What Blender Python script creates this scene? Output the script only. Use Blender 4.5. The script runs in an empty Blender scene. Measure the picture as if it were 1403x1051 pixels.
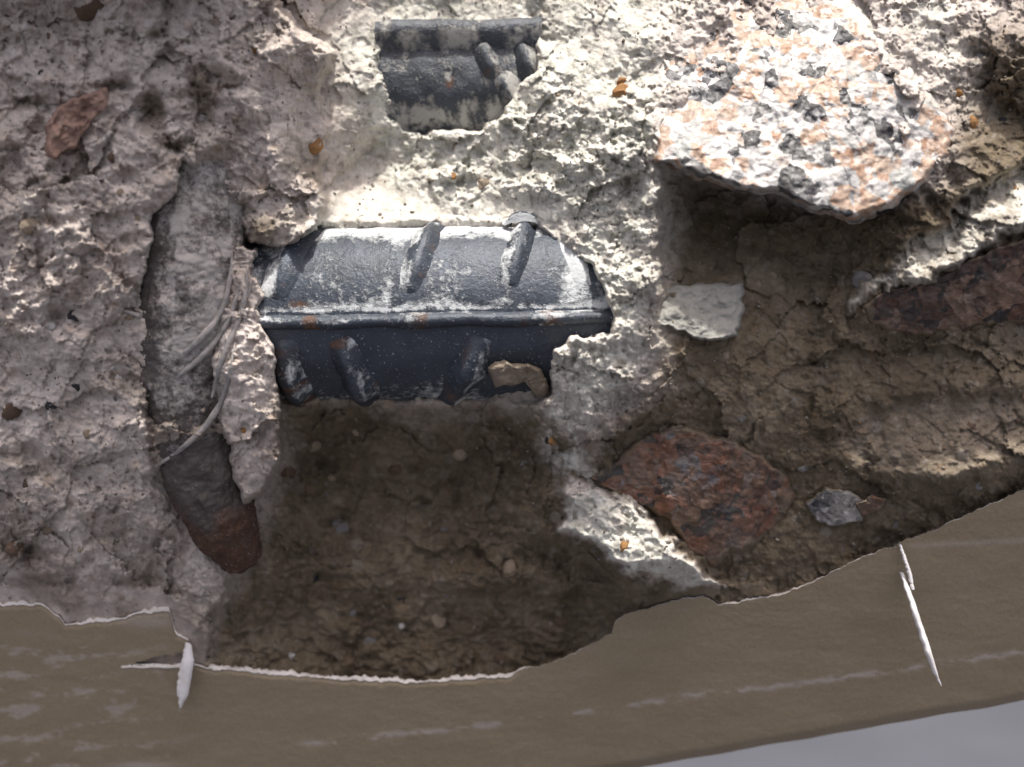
import bpy, bmesh, math, random
import numpy as np
from mathutils import Vector, Matrix
R_ = math.radians
random.seed(7)

# ------------------------------------------------------------------ units
# one "px" is 0.2 m / 1403 on the reference plane; depth h counts in the same unit
S = 0.2 / 1403.0
DP = 1300.0                 # camera distance from the reference plane, in px
Z0 = 1.6                    # camera height above the ground
CX, CY = 701.5, 525.5

def P(px, py, h):
    d = DP - h
    return ((px - CX) / DP * d * S, -h * S, (CY - py) / DP * d * S + Z0)

# ------------------------------------------------------------------ camera, sky, sun, exposure
scene = bpy.context.scene
COL = scene.collection
cam_d = bpy.data.cameras.new('camera')
cam = bpy.data.objects.new('camera', cam_d)
COL.objects.link(cam)
cam.location = (0, -DP * S, Z0)
cam.rotation_euler = (R_(90), 0, 0)
cam_d.sensor_width = 36.0
cam_d.lens = 36.0 * DP / 1403.0
cam_d.clip_start = 0.005
cam_d.clip_end = 500
cam_d.dof.use_dof = True
cam_d.dof.focus_distance = (DP - 130) * S
cam_d.dof.aperture_fstop = 8.5
scene.camera = cam

SUN = Vector((0.06, -0.30, 0.95)).normalized()      # direction towards the sun
world = bpy.data.worlds.new('World')
scene.world = world
world.use_nodes = True
wn = world.node_tree
bg = wn.nodes['Background']
sky = wn.nodes.new('ShaderNodeTexSky')
sky.sky_type = 'NISHITA'
sky.sun_disc = False
sky.sun_elevation = math.asin(SUN.z)
sky.sun_rotation = math.atan2(SUN.x, SUN.y)
sky.air_density = 0.35
sky.dust_density = 5.0
sky.ozone_density = 0.0
bg.inputs['Strength'].default_value = 0.15
wn.links.new(sky.outputs[0], bg.inputs['Color'])

sun_d = bpy.data.lights.new('sun', 'SUN')
sun_d.energy = 2.8
sun_d.angle = R_(2.0)
sun_d.color = (1.0, 0.975, 0.93)
sun = bpy.data.objects.new('sun', sun_d)
COL.objects.link(sun)
sun.rotation_euler = SUN.to_track_quat('Z', 'Y').to_euler()
sun.location = (0, -2, 5)

vs = scene.view_settings
vs.view_transform = 'Standard'
vs.look = 'None'
vs.exposure = 0.88
vs.gamma = 1.0
vs.use_curve_mapping = False

# ------------------------------------------------------------------ numpy noise
rng = np.random.default_rng(11)
PERM = rng.permutation(4096).astype(np.int64)
GA = rng.uniform(0, 2 * np.pi, 4096)
GX, GY = np.cos(GA), np.sin(GA)
RV = rng.random(4096)

def hsh(ix, iy, seed=0):
    return PERM[(PERM[(ix + seed * 131) & 4095] + iy * 17 + seed * 7) & 4095]

def perlin(x, y, seed=0):
    ix = np.floor(x).astype(np.int64); iy = np.floor(y).astype(np.int64)
    fx = x - ix; fy = y - iy
    u = fx * fx * fx * (fx * (fx * 6 - 15) + 10); v = fy * fy * fy * (fy * (fy * 6 - 15) + 10)
    def g(dx, dy):
        k = hsh(ix + dx, iy + dy, seed)
        return GX[k] * (fx - dx) + GY[k] * (fy - dy)
    a = g(0, 0); b = g(1, 0); c = g(0, 1); d = g(1, 1)
    return (a + u * (b - a) + v * (c - a + u * (a - b - c + d))) * 1.5

def fbm(x, y, size, octv=4, seed=0, gain=0.5):
    s = np.zeros_like(x); a = 1.0; f = 1.0 / size
    for o in range(octv):
        s += a * perlin(x * f + 37.1 * o, y * f - 11.7 * o, seed + o * 3)
        a *= gain; f *= 2.03
    return s

def worley(x, y, size, seed=0, want='f1'):
    x = x / size; y = y / size
    ix = np.floor(x).astype(np.int64); iy = np.floor(y).astype(np.int64)
    f1 = np.full(x.shape, 9.0); f2 = np.full(x.shape, 9.0); idr = np.zeros(x.shape)
    ddx = np.zeros(x.shape); ddy = np.zeros(x.shape)
    for dx in (-1, 0, 1):
        for dy in (-1, 0, 1):
            k = hsh(ix + dx, iy + dy, seed); k2 = PERM[(k + 771) & 4095]; k3 = PERM[(k + 1999) & 4095]
            ex = x - (ix + dx + RV[k]); ey = y - (iy + dy + RV[k2])
            d = np.sqrt(ex * ex + ey * ey)
            m = d < f1
            f2 = np.where(m, f1, np.minimum(f2, d))
            f1 = np.where(m, d, f1); idr = np.where(m, RV[k3], idr)
            ddx = np.where(m, ex, ddx); ddy = np.where(m, ey, ddy)
    return f1, f2, idr, ddx, ddy

def facets(x, y, size, seed=0):
    """planar chips: every cell a randomly tilted plane"""
    f1, f2, r, dx, dy = worley(x, y, size, seed)
    a = r * 6.283 * 7
    return (dx * np.cos(a) + dy * np.sin(a)) * 1.0 + (r - .5) * 0.6

def grains(x, y, size, seed=0, dens=1.0):
    """sand grains: domes of varying radius"""
    f1, f2, r, dx, dy = worley(x, y, size, seed)
    rad = 0.18 + 0.42 * r
    return np.sqrt(np.maximum(0, rad * rad - f1 * f1)) * (r < dens), r

def sstep(a, b, x):
    t = np.clip((x - a) / (b - a), 0, 1)
    return t * t * (3 - 2 * t)

def sd_poly(X, Y, poly):
    """signed distance, positive inside"""
    d = np.full(X.shape, 1e9); inside = np.zeros(X.shape, bool)
    n = len(poly)
    for i in range(n):
        ax, ay = poly[i]; bx, by = poly[(i + 1) % n]
        ex, ey = bx - ax, by - ay
        wx, wy = X - ax, Y - ay
        t = np.clip((wx * ex + wy * ey) / (ex * ex + ey * ey + 1e-9), 0, 1)
        d = np.minimum(d, (wx - ex * t) ** 2 + (wy - ey * t) ** 2)
        c = (ay > Y) != (by > Y)
        xi = ax + (Y - ay) / (by - ay + 1e-12) * ex
        inside ^= c & (X < xi)
    d = np.sqrt(d)
    return np.where(inside, d, -d)

class TPS:
    def __init__(s, pts, smooth=0.0):
        p = np.array(pts, float); s.p = p[:, :2] / 100.0; n = len(p)
        K = s.U(s.p, s.p) + np.eye(n) * smooth
        Q = np.c_[np.ones(n), s.p]
        A = np.zeros((n + 3, n + 3)); A[:n, :n] = K; A[:n, n:] = Q; A[n:, :n] = Q.T
        b = np.zeros(n + 3); b[:n] = p[:, 2]
        s.w = np.linalg.lstsq(A, b, rcond=None)[0]
    def U(s, a, b):
        r2 = ((a[:, None, :] - b[None, :, :]) ** 2).sum(-1)
        return np.where(r2 > 1e-12, r2 * np.log(r2 + 1e-12), 0) * 0.5
    def __call__(s, X, Y):
        q = np.c_[X.ravel(), Y.ravel()] / 100.0
        o = np.empty(len(q))
        for i in range(0, len(q), 40000):
            c = q[i:i + 40000]
            o[i:i + 40000] = s.U(c, s.p) @ s.w[:-3] + s.w[-3] + c @ s.w[-2:]
        return o.reshape(X.shape)

# ------------------------------------------------------------------ object helpers
def setp(o, label=None, cat=None, group=None, kind=None):
    if label: o['label'] = label
    if cat: o['category'] = cat
    if group: o['group'] = group
    if kind: o['kind'] = kind
    return o

def empty(name, loc):
    o = bpy.data.objects.new(name, None); COL.objects.link(o); o.location = loc
    o.empty_display_size = 0.01
    return o

def link(name, me, mat, parent=None, smooth=True):
    o = bpy.data.objects.new(name, me); COL.objects.link(o)
    if mat is not None and not me.materials: me.materials.append(mat)
    if smooth: me.polygons.foreach_set('use_smooth', np.ones(len(me.polygons), bool))
    if parent is not None:
        o.parent = parent
        o.matrix_parent_inverse = Matrix.Translation(-Vector(parent.location))
    return o

def mesh_np(name, V, F):
    """V (n,3), F (m,4) or (m,3)"""
    me = bpy.data.meshes.new(name)
    V = np.asarray(V, np.float32); F = np.asarray(F, np.int32)
    k = F.shape[1]
    me.vertices.add(len(V)); me.vertices.foreach_set('co', V.ravel())
    me.loops.add(F.size); me.loops.foreach_set('vertex_index', F.ravel())
    me.polygons.add(len(F)); me.polygons.foreach_set('loop_start', np.arange(0, F.size, k, dtype=np.int32))
    me.update(calc_edges=True); me.validate()
    return me

def grid_faces(nr, nc, wrap=False):
    r = np.arange(nr - 1)[:, None]; c = np.arange(nc if wrap else nc - 1)[None, :]
    c1 = (c + 1) % nc
    a = r * nc + c; b = r * nc + c1; d = (r + 1) * nc + c; e = (r + 1) * nc + c1
    return np.stack([a + 0 * e, d, e, b], -1).reshape(-1, 4)

def add_attr(me, name, arr):
    at = me.attributes.new(name, 'FLOAT', 'POINT')
    at.data.foreach_set('value', np.ascontiguousarray(arr, np.float32).ravel())

def Pn(px, py, h):
    d = DP - h
    return np.stack([(px - CX) / DP * d * S, -h * S, (CY - py) / DP * d * S + Z0], -1)

# ------------------------------------------------------------------ material helpers
class NT:
    def __init__(s, name):
        s.m = bpy.data.materials.new(name); s.m.use_nodes = True
        s.t = s.m.node_tree; s.b = s.t.nodes['Principled BSDF']; s.n = s.t.nodes; s.l = s.t.links
        s.tc = s.n.new('ShaderNodeTexCoord')
    def lk(s, a, b): s.l.new(a, b)
    def noise(s, scale, detail=4, rough=0.55, dist=0.0, vec=None):
        n = s.n.new('ShaderNodeTexNoise'); n.inputs['Scale'].default_value = scale
        n.inputs['Detail'].default_value = detail; n.inputs['Roughness'].default_value = rough
        n.inputs['Distortion'].default_value = dist
        s.lk(vec or s.tc.outputs['Object'], n.inputs['Vector']); return n
    def vor(s, scale, feat='F1', vec=None, rnd=1.0):
        n = s.n.new('ShaderNodeTexVoronoi'); n.feature = feat
        n.inputs['Scale'].default_value = scale; n.inputs['Randomness'].default_value = rnd
        s.lk(vec or s.tc.outputs['Object'], n.inputs['Vector']); return n
    def ramp(s, sock, stops, interp='LINEAR'):
        n = s.n.new('ShaderNodeValToRGB'); e = n.color_ramp; e.interpolation = interp
        while len(e.elements) < len(stops): e.elements.new(0.5)
        for i, (p, c) in enumerate(stops):
            e.elements[i].position = p
            e.elements[i].color = (c[0], c[1], c[2], 1) if not isinstance(c, (int, float)) else (c, c, c, 1)
        s.lk(sock, n.inputs[0]); return n.outputs[0]
    def mix(s, fac, a, b, mode='MIX'):
        n = s.n.new('ShaderNodeMix'); n.data_type = 'RGBA'; n.blend_type = mode
        for v, i in ((fac, 0), (a, 6), (b, 7)):
            if hasattr(v, 'links') or hasattr(v, 'is_linked'): s.lk(v, n.inputs[i])
            elif isinstance(v, (int, float)): n.inputs[i].default_value = v
            else: n.inputs[i].default_value = (v[0], v[1], v[2], 1)
        return n.outputs[2]
    def math(s, op, a, b=0.0):
        n = s.n.new('ShaderNodeMath'); n.operation = op
        for v, i in ((a, 0), (b, 1)):
            if isinstance(v, (int, float)): n.inputs[i].default_value = v
            else: s.lk(v, n.inputs[i])
        return n.outputs[0]
    def attr(s, name):
        n = s.n.new('ShaderNodeAttribute'); n.attribute_name = name; return n.outputs['Fac']
    def bump(s, sock, dist, strength=1.0, prev=None):
        n = s.n.new('ShaderNodeBump'); n.inputs['Distance'].default_value = dist
        n.inputs['Strength'].default_value = strength
        s.lk(sock, n.inputs['Height'])
        if prev is not None: s.lk(prev, n.inputs['Normal'])
        return n.outputs[0]
    def out(s, col=None, rough=None, nrm=None, metal=None, spec=None):
        for v, k in ((col, 'Base Color'), (rough, 'Roughness'), (nrm, 'Normal'), (metal, 'Metallic'), (spec, 'Specular IOR Level')):
            if v is None: continue
            if isinstance(v, (int, float)): s.b.inputs[k].default_value = v
            elif isinstance(v, tuple): s.b.inputs[k].default_value = (*v, 1)
            else: s.lk(v, s.b.inputs[k])
        return s.m

def mat_concrete():
    t = NT('fractured concrete')
    dust = t.attr('dust'); earth_shade = t.attr('earth_shade'); grit = t.attr('grit'); gtone = t.attr('gtone')
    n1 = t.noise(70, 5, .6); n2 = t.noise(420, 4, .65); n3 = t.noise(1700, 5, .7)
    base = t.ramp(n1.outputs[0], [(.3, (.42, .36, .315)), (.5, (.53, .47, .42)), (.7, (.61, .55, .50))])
    br = t.ramp(n1.outputs[0], [(.3, (.086, .067, .043)), (.5, (.142, .112, .074)), (.7, (.212, .173, .122))])  # brown of the recesses: dirt, with their shade put into the colour
    col = t.mix(earth_shade, base, br)
    du = t.ramp(n2.outputs[0], [(.3, (.46, .45, .38)), (.6, (.60, .59, .52))])  # dust tone, which also pales the sunlit zones
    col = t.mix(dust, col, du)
    mott = t.ramp(n2.outputs[0], [(.30, .60), (.45, .95), (.62, 1.1)])
    col = t.mix(.85, col, mott, 'MULTIPLY')
    mott2 = t.ramp(n3.outputs[0], [(.28, .62), (.45, 1.0), (.7, 1.15)])
    col = t.mix(.6, col, mott2, 'MULTIPLY')
    # sand grains of their own colours
    gc = t.ramp(gtone, [(0, (.10, .085, .075)), (.18, (.25, .17, .11)), (.34, (.34, .31, .28)), (.55, (.20, .18, .17)), (.7, (.42, .38, .33)),
                        (.84, (.36, .22, .12)), (.93, (.55, .53, .50)), (1, (.04, .04, .045))], 'CONSTANT')
    gf = t.math('MULTIPLY', grit, .26)
    col = t.mix(gf, col, gc)
    b = t.bump(n2.outputs[0], 0.00018, .7)
    b = t.bump(n3.outputs[0], 0.00028, .9, b)
    return t.out(col, .93, b, spec=.2)

def mat_granite(name, pal, scale=330, rough=.45, dusty=0.0, bumpd=.0007, rimcol=(.50, .48, .42)):
    t = NT(name)
    wn_ = t.noise(260, 4, .6)
    va = t.n.new('ShaderNodeVectorMath'); va.operation = 'SCALE'; va.inputs[3].default_value = .0022
    sub = t.n.new('ShaderNodeVectorMath'); sub.operation = 'SUBTRACT'; sub.inputs[1].default_value = (.5, .5, .5)
    t.lk(wn_.outputs['Color'], sub.inputs[0]); t.lk(sub.outputs[0], va.inputs[0])
    ad = t.n.new('ShaderNodeVectorMath'); ad.operation = 'ADD'
    t.lk(t.tc.outputs['Object'], ad.inputs[0]); t.lk(va.outputs[0], ad.inputs[1])
    v = t.vor(scale, vec=ad.outputs[0]); v2 = t.vor(scale * 2.3, vec=ad.outputs[0])
    sep = t.n.new('ShaderNodeSeparateColor'); t.lk(v.outputs['Color'], sep.inputs[0])
    sep2 = t.n.new('ShaderNodeSeparateColor'); t.lk(v2.outputs['Color'], sep2.inputs[0])
    # crystals of one kind sit in clusters: the cluster noise is sampled once per crystal
    big = t.noise(150, 3, .5, vec=v.outputs['Position'])
    f = t.math('ADD', t.math('MULTIPLY', t.math('SUBTRACT', big.outputs[0], .5), 1.2), .525)
    f = t.math('ADD', f, t.math('MULTIPLY', t.math('SUBTRACT', sep.outputs[0], .5), .26))
    f = t.math('ADD', f, t.math('MULTIPLY', t.math('SUBTRACT', sep2.outputs[0], .5), .12))
    col = t.ramp(f, pal, 'LINEAR')
    fine = t.noise(1100, 4, .65)
    col = t.mix(.7, col, t.ramp(fine.outputs[0], [(.28, .5), (.5, 1.0), (.7, 1.2)]), 'MULTIPLY')
    if dusty > 0:
        dn = t.noise(140, 5, .7)
        col = t.mix(t.math('MULTIPLY', t.ramp(dn.outputs[0], [(.42, 0.), (.62, 1.)]), dusty), col, (.50, .48, .42))
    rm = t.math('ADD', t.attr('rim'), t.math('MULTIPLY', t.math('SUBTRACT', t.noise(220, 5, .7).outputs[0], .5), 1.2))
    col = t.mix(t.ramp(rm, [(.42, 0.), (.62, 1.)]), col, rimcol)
    n9 = t.noise(500, 4, .6)
    b = t.bump(n9.outputs[0], bumpd, .8)
    b = t.bump(sep2.outputs[1], bumpd * .6, .45, b)
    b = t.bump(fine.outputs[0], .00025, .7, b)
    r = t.math('ADD', t.math('MULTIPLY', sep2.outputs[2], .4), rough - .1)
    return t.out(col, r, b, spec=.45)

def mat_steel(name, steel, dustc, rust, rust_amt=.3, rough=.48, dust_amt=1.0):
    t = NT(name)
    dust = t.attr('dust'); ru = t.attr('rust')
    n1 = t.noise(160, 5, .65); n2 = t.noise(900, 4, .7); n3 = t.noise(2400, 2, .5)
    c = t.mix(t.ramp(n1.outputs[0], [(.35, 0.), (.65, 1.)]), tuple(k * .75 for k in steel), tuple(min(1, k * 1.3) for k in steel))
    rf = t.math('ADD', ru, t.math('SUBTRACT', n1.outputs[0], .5))
    rf = t.ramp(rf, [(.42 - rust_amt * .25, 0.), (.62, 1.)])
    rc = t.mix(t.ramp(n2.outputs[0], [(.3, 0.), (.7, 1.)]), tuple(k * .45 for k in rust), rust)
    c = t.mix(rf, c, rc)
    df = t.math('ADD', t.math('MULTIPLY', dust, .8), t.math('MULTIPLY', t.math('SUBTRACT', n2.outputs[0], .5), 1.1))
    df = t.ramp(df, [(.30, 0.), (.62, 1.)])
    df = t.math('MULTIPLY', df, dust_amt)
    sp = t.ramp(n3.outputs[0], [(.66, 0.), (.72, 1.)])
    df = t.math('MAXIMUM', df, t.math('MULTIPLY', sp, .6 * dust_amt))
    c = t.mix(df, c, dustc)
    rr = t.math('ADD', t.math('MULTIPLY', t.math('MAXIMUM', df, rf), .45), rough)
    b = t.bump(n1.outputs[0], .0004, .5)
    b = t.bump(n2.outputs[0], .0004, .7, b)
    b = t.bump(df, .00025, .7, b)
    me = t.math('MULTIPLY', t.math('SUBTRACT', 1.0, t.math('MAXIMUM', df, rf)), .2)
    return t.out(c, rr, b, me, .5)

def mat_plain(name, c1, c2, scale, rough=.85, bumpd=.0003, bscale=900):
    t = NT(name)
    n = t.noise(scale, 5, .6); nb = t.noise(bscale, 4, .65)
    col = t.ramp(n.outputs[0], [(.32, c1), (.68, c2)])
    return t.out(col, rough, t.bump(nb.outputs[0], bumpd, .7), spec=.3)

M_conc = mat_concrete()
PAL_PALE = [(.36, (0.016, 0.016, 0.019)), (.41, (0.045, 0.045, 0.050)), (.435, (0.218, 0.215, 0.215)), (.465, (0.371, 0.365, 0.352)), (.51, (0.486, 0.474, 0.454)), (.55, (0.512, 0.480, 0.448)),
            (.58, (0.384, 0.269, 0.192)), (.615, (0.320, 0.186, 0.115)), (.65, (0.422, 0.320, 0.243)), (.69, (0.256, 0.160, 0.102)), (.74, (0.422, 0.410, 0.384)), (.80, (0.307, 0.314, 0.294))]
PAL_RED = [(.22, (.014, .012, .012)), (.37, (.030, .021, .018)), (.43, (.115, .050, .027)), (.52, (.17, .074, .040)), (.60, (.060, .034, .022)),
           (.66, (.15, .085, .05)), (.74, (.115, .115, .12)), (.84, (.11, .05, .03))]
PAL_BROWN = [(.22, (0.008, 0.007, 0.007)), (.40, (0.018, 0.012, 0.012)), (.47, (0.110, 0.054, 0.033)), (.56, (0.024, 0.016, 0.015)), (.64, (0.155, 0.090, 0.058)),
             (.80, (0.181, 0.129, 0.097))]
PAL_GREY = [(.25, (.05, .05, .055)), (.45, (.16, .155, .15)), (.62, (.30, .28, .26)), (.8, (.42, .40, .37))]
M_gran = mat_granite('pink and white granite', PAL_PALE, 340, .42, .2, .0004)
M_red = mat_granite('red granite', PAL_RED, 300, .5, .10, .0005, (.16, .125, .085))
M_brown = mat_granite('dark brown granite', PAL_BROWN, 300, .5, .06, .0005, (.16, .12, .08))
M_grey = mat_granite('grey speckled stone', PAL_GREY, 600, .6, .3, .0005, (.16, .13, .09))
M_lime = mat_plain('pale limestone', (.22, .215, .19), (.31, .305, .275), 260, .85, .0002)
M_steel = mat_steel('blue grey steel', (.037, .047, .061), (.50, .52, .52), (.15, .068, .03), .22)
M_steel2 = mat_steel('rusty steel', (.085, .072, .066), (.44, .41, .38), (.10, .052, .032), .5, .65, .9)
M_steel3 = mat_steel('dusty steel', (.045, .052, .062), (.33, .325, .30), (.15, .068, .03), .22, .55)
M_wire = mat_plain('dull grey wire', (.20, .19, .18), (.40, .37, .35), 420, .8, .0003)
M_plaster = mat_plain('white plaster', (.52, .48, .44), (.74, .70, .66), 220, .9, .0003)
M_film = mat_plain('torn paint film', (.62, .59, .57), (.78, .76, .74), 300, .7, .0001)
M_core = mat_plain('plain concrete', (.20, .185, .17), (.29, .27, .25), 40, .95, .0006, 300)

# ------------------------------------------------------------------ ground
gme = bpy.data.meshes.new('ground')
gme.from_pydata([(-150, -150, 0), (150, -150, 0), (150, 150, 0), (-150, 150, 0)], [], [(0, 1, 2, 3)])
t = NT('grey paving'); n = t.noise(1.2, 6, .6); n2 = t.noise(30, 4, .6)
gcol = t.mix(.5, t.ramp(n.outputs[0], [(.3, (.053, .055, .064)), (.7, (.075, .077, .089))]), t.ramp(n2.outputs[0], [(.3, .8), (.7, 1.1)]), 'MULTIPLY')
setp(link('ground', gme, t.out(gcol, .9), smooth=False), kind='structure')

# ------------------------------------------------------------------ depth of the broken face
EDGE = [(-600, 815), (-200, 822), (0, 829), (55, 828), (72, 838), (90, 855), (125, 853), (160, 849), (200, 838), (232, 838), (240, 866), (258, 878),
        (266, 912), (300, 917), (400, 925), (470, 930), (560, 935), (640, 930), (695, 928), (712, 918), (750, 910), (790, 893), (838, 868), (843, 850),
        (870, 838), (930, 822), (965, 818), (985, 829), (1030, 822), (1080, 812), (1130, 790), (1180, 765), (1232, 745), (1290, 722),
        (1330, 704), (1403, 670), (1500, 628), (1900, 470)]
EX = np.array([e[0] for e in EDGE], float); EY = np.array([e[1] for e in EDGE], float)
def yedge(x):
    x = np.asarray(x, float)
    return np.interp(x, EX, EY) + 2.2 * perlin(x / 14.0, x * 0 + 3.3, 5) + 1.3 * perlin(x / 5.0, x * 0 + 9.3, 6)
def hpaint(x, y):
    return 12 - 0.36 * (y - 930) + 0.012 * (x - 600)

def axis(lo, hi, step, lo2, hi2, n):
    a = np.arange(lo, hi + step, step)
    k = (np.arange(1, n + 1) / n) ** 2.0
    return np.r_[(a[0] - k * (a[0] - lo2))[::-1], a, a[-1] + k * (hi2 - a[-1])]

GXs = axis(-40, 1443, 1.6, -560, 1960, 90)
GYs = axis(-40, 985, 1.6, -560, 1240, 90)
X, Y = np.meshgrid(GXs, GYs)
Xc = np.clip(X, -60, 1463); Yc = np.clip(Y, -60, 1000)

CSTEP = 8.0
cgx = np.arange(-70, 1480, CSTEP); cgy = np.arange(-70, 1010, CSTEP); CGX, CGY = np.meshgrid(cgx, cgy)
def coarse(f, x, y):
    z = f(CGX, CGY)
    u = np.clip((x - cgx[0]) / CSTEP, 0, len(cgx) - 1.001); v = np.clip((y - cgy[0]) / CSTEP, 0, len(cgy) - 1.001)
    i = u.astype(int); j = v.astype(int); fu = u - i; fv = v - j
    return (z[j, i] * (1 - fu) + z[j, i + 1] * fu) * (1 - fv) + (z[j + 1, i] * (1 - fu) + z[j + 1, i + 1] * fu) * fv

BASE = [
    # trough in the middle top
    (430, -60, 95), (480, 40, 60), (560, -40, 25), (480, 140, 72), (470, 200, 70), (500, 230, 22), (440, 250, 70), (590, 215, 45), (640, 270, 70), (560, 292, 66), (480, 295, 70),
    (620, 10, 10), (700, 215, 85), (730, 285, 100), (690, 300, 82), (600, 195, 48), (520, 120, 55), (515, 60, 45), (640, 32, 12), (670, 190, 62), (750, 60, 62), (730, 110, 85), (400, 300, 110),
    # bright ramp on the right of the bars
    (760, 120, 110), (790, 40, 85), (780, -50, 60), (820, 200, 150), (870, 100, 140), (880, 0, 110), (880, 240, 185), (800, 330, 165), (850, 370, 190), (850, 440, 192),
    (805, 500, 172), (850, 540, 165), (770, 560, 142), (785, 620, 126), (890, 560, 150), (880, 320, 185),
    # under and around the granite
    (900, 10, 118), (1000, -50, 100), (1110, -45, 104), (1190, 0, 135), (1235, 60, 168), (885, 60, 146), (884, 150, 186), (882, 212, 198), (950, 270, 75), (1060, 310, 85), (1150, 350, 105), (920, 340, 110), (930, 385, 138), (1010, 380, 132), (1100, 420, 125),
    (1250, -40, 130), (1380, -40, 120), (1300, 60, 165), (1390, 80, 170), (1370, 150, 140), (1325, 190, 188), (1290, 140, 182), (1220, 310, 168), (1390, 240, 175), (1180, 400, 150), (1420, 330, 175),
    # right middle slope
    (960, 500, 145), (1050, 480, 138), (1150, 500, 130), (1250, 490, 128), (1400, 490, 120), (1000, 560, 128), (1100, 570, 118), (1200, 570, 130), (1300, 570, 140), (1400, 560, 150),
    (1220, 620, 140), (1320, 630, 150), (1400, 620, 155), (1200, 680, 85), (1300, 670, 95), (1400, 650, 112), (1130, 650, 95), (1120, 740, 70),
    # lower right
    (760, 640, 88), (740, 700, 62), (800, 700, 92), (860, 770, 98), (940, 830, 55), (1060, 800, 52), (880, 650, 84), (950, 680, 66), (1010, 660, 66), (1010, 720, 58), (1060, 680, 70), (950, 740, 62),
    # lower cavity
    (400, 562, 88), (500, 560, 78), (620, 560, 86), (700, 575, 80), (460, 590, 30), (560, 590, 30), (650, 600, 36), (420, 640, -30), (520, 640, -34), (620, 640, -24), (560, 730, -30), (450, 730, -28), (680, 730, -14),
    (400, 800, -26), (520, 795, -20), (640, 800, -16), (760, 790, -15), (730, 850, -42), (640, 850, -58), (520, 850, -60), (400, 850, -48), (600, 895, -56), (480, 895, -52), (380, 895, -34), (820, 830, -8), (600, 925, -48), (420, 918, -36),
    # left
    (270, 250, 120), (260, 400, 120), (260, 550, 105), (300, 680, 70), (330, 770, 35), (300, 840, 22), (280, 900, 16), (100, 400, 150), (100, 700, 100), (0, 800, 55), (200, 830, 45),
    (100, 100, 170), (-60, 200, 150), (-60, 500, 150), (-60, 850, 45), (330, 400, 120), (340, 560, 90),
]
H = coarse(TPS(BASE, .02), Xc, Yc)
Xw = X + 8 * fbm(X, Y, 60, 4, 21, .6) + 2.5 * fbm(X, Y, 11, 2, 22); Yw = Y + 8 * fbm(X, Y, 60, 4, 31, .6) + 2.5 * fbm(X, Y, 11, 2, 32)

LEFT = [(-600, -600), (300, -600), (350, -40), (395, 22), (452, 74), (438, 120), (447, 180), (432, 250), (440, 300), (415, 335), (385, 342), (345, 330), (333, 318), (310, 262), (285, 238), (250, 225), (244, 258),
        (214, 300), (203, 380), (204, 470), (205, 560), (200, 600), (215, 668), (243, 712), (258, 742), (278, 768), (322, 782), (290, 842), (278, 900), (262, 930), (-600, 930)]
LEFT_H = TPS([(0, 0, 215), (200, 0, 235), (340, 0, 210), (430, 70, 170), (420, 180, 130), (410, 300, 150), (440, 130, 118), (380, 180, 170), (440, 240, 110), (330, 300, 165), (250, 150, 225), (100, 150, 225), (0, 200, 215),
              (220, 250, 218), (100, 320, 215), (0, 400, 190), (190, 400, 200), (100, 500, 170), (190, 550, 168), (0, 600, 140), (100, 650, 125), (220, 690, 110), (0, 750, 80),
              (150, 760, 85), (270, 780, 62), (0, 820, 52), (200, 830, 50), (280, 860, 40), (270, 910, 28), (0, 900, 20)], .02)
CHUNK = [(320, 335), (350, 342), (352, 378), (366, 400), (356, 438), (378, 470), (383, 520), (389, 575), (383, 622), (366, 668), (340, 694), (318, 660), (300, 580), (285, 500), (300, 420)]
CHUNK_H = TPS([(330, 340, 190), (360, 420, 186), (300, 500, 168), (380, 520, 180), (385, 600, 165), (340, 690, 118), (310, 600, 140)], .02)
COLUMN = [(742, 262), (766, 330), (806, 360), (832, 398), (842, 428), (844, 452), (786, 458), (762, 478), (757, 520), (772, 568), (800, 590), (850, 596), (900, 560), (900, 380), (905, 250), (880, 150)]
COLUMN_H = TPS([(760, 300, 120), (800, 350, 160), (830, 400, 186), (835, 460, 196), (770, 480, 176), (765, 540, 150), (830, 590, 148), (890, 500, 180), (890, 350, 192), (890, 200, 192)], .02)
PATCH = [(778, 655), (805, 662), (870, 690), (915, 735), (962, 790), (985, 803), (940, 812), (890, 790), (850, 772), (800, 748), (768, 722), (782, 690)]
PATCH_H = TPS([(740, 610, 100), (790, 660, 116), (775, 720, 108), (870, 700, 138), (850, 770, 144), (930, 760, 142), (900, 790, 150), (960, 805, 122)], .02)
BULGE = [(1180, 560), (1250, 545), (1330, 540), (1500, 520), (1900, 480), (1900, 560), (1500, 590), (1403, 622), (1340, 640), (1290, 658), (1235, 648), (1180, 640), (1150, 605)]
BULGE_H = TPS([(1180, 570, 118), (1200, 635, 112), (1300, 560, 112), (1290, 650, 124), (1403, 540, 115), (1403, 615, 129)], .02)
LIP = [(560, 788), (640, 776), (720, 772), (790, 778), (830, 800), (760, 812), (690, 806), (620, 806), (560, 812)]
HOLE_UP = [(519, 52), (540, 42), (600, 46), (660, 40), (738, 44), (736, 70), (728, 96), (708, 120), (684, 150), (655, 184), (630, 182), (600, 172), (570, 180), (548, 178), (544, 150), (536, 112), (524, 90)]
HOLE_UP_H = TPS([(500, 40, -10), (740, 40, -5), (600, 190, -40), (700, 160, -40)], .02)
STRIP = [(1168, 425), (1196, 398), (1262, 384), (1300, 366), (1345, 336), (1403, 312), (1500, 270), (1900, 150), (1900, 60), (1500, 190), (1403, 236), (1345, 256), (1275, 318), (1225, 368), (1180, 392), (1160, 412)]
STRIP_H = TPS([(1170, 395, 150), (1185, 415, 178), (1230, 375, 168), (1262, 384, 196), (1330, 290, 165), (1335, 342, 214), (1403, 265, 165), (1403, 312, 218), (1500, 215, 165), (1500, 270, 222)], .02)
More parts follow.
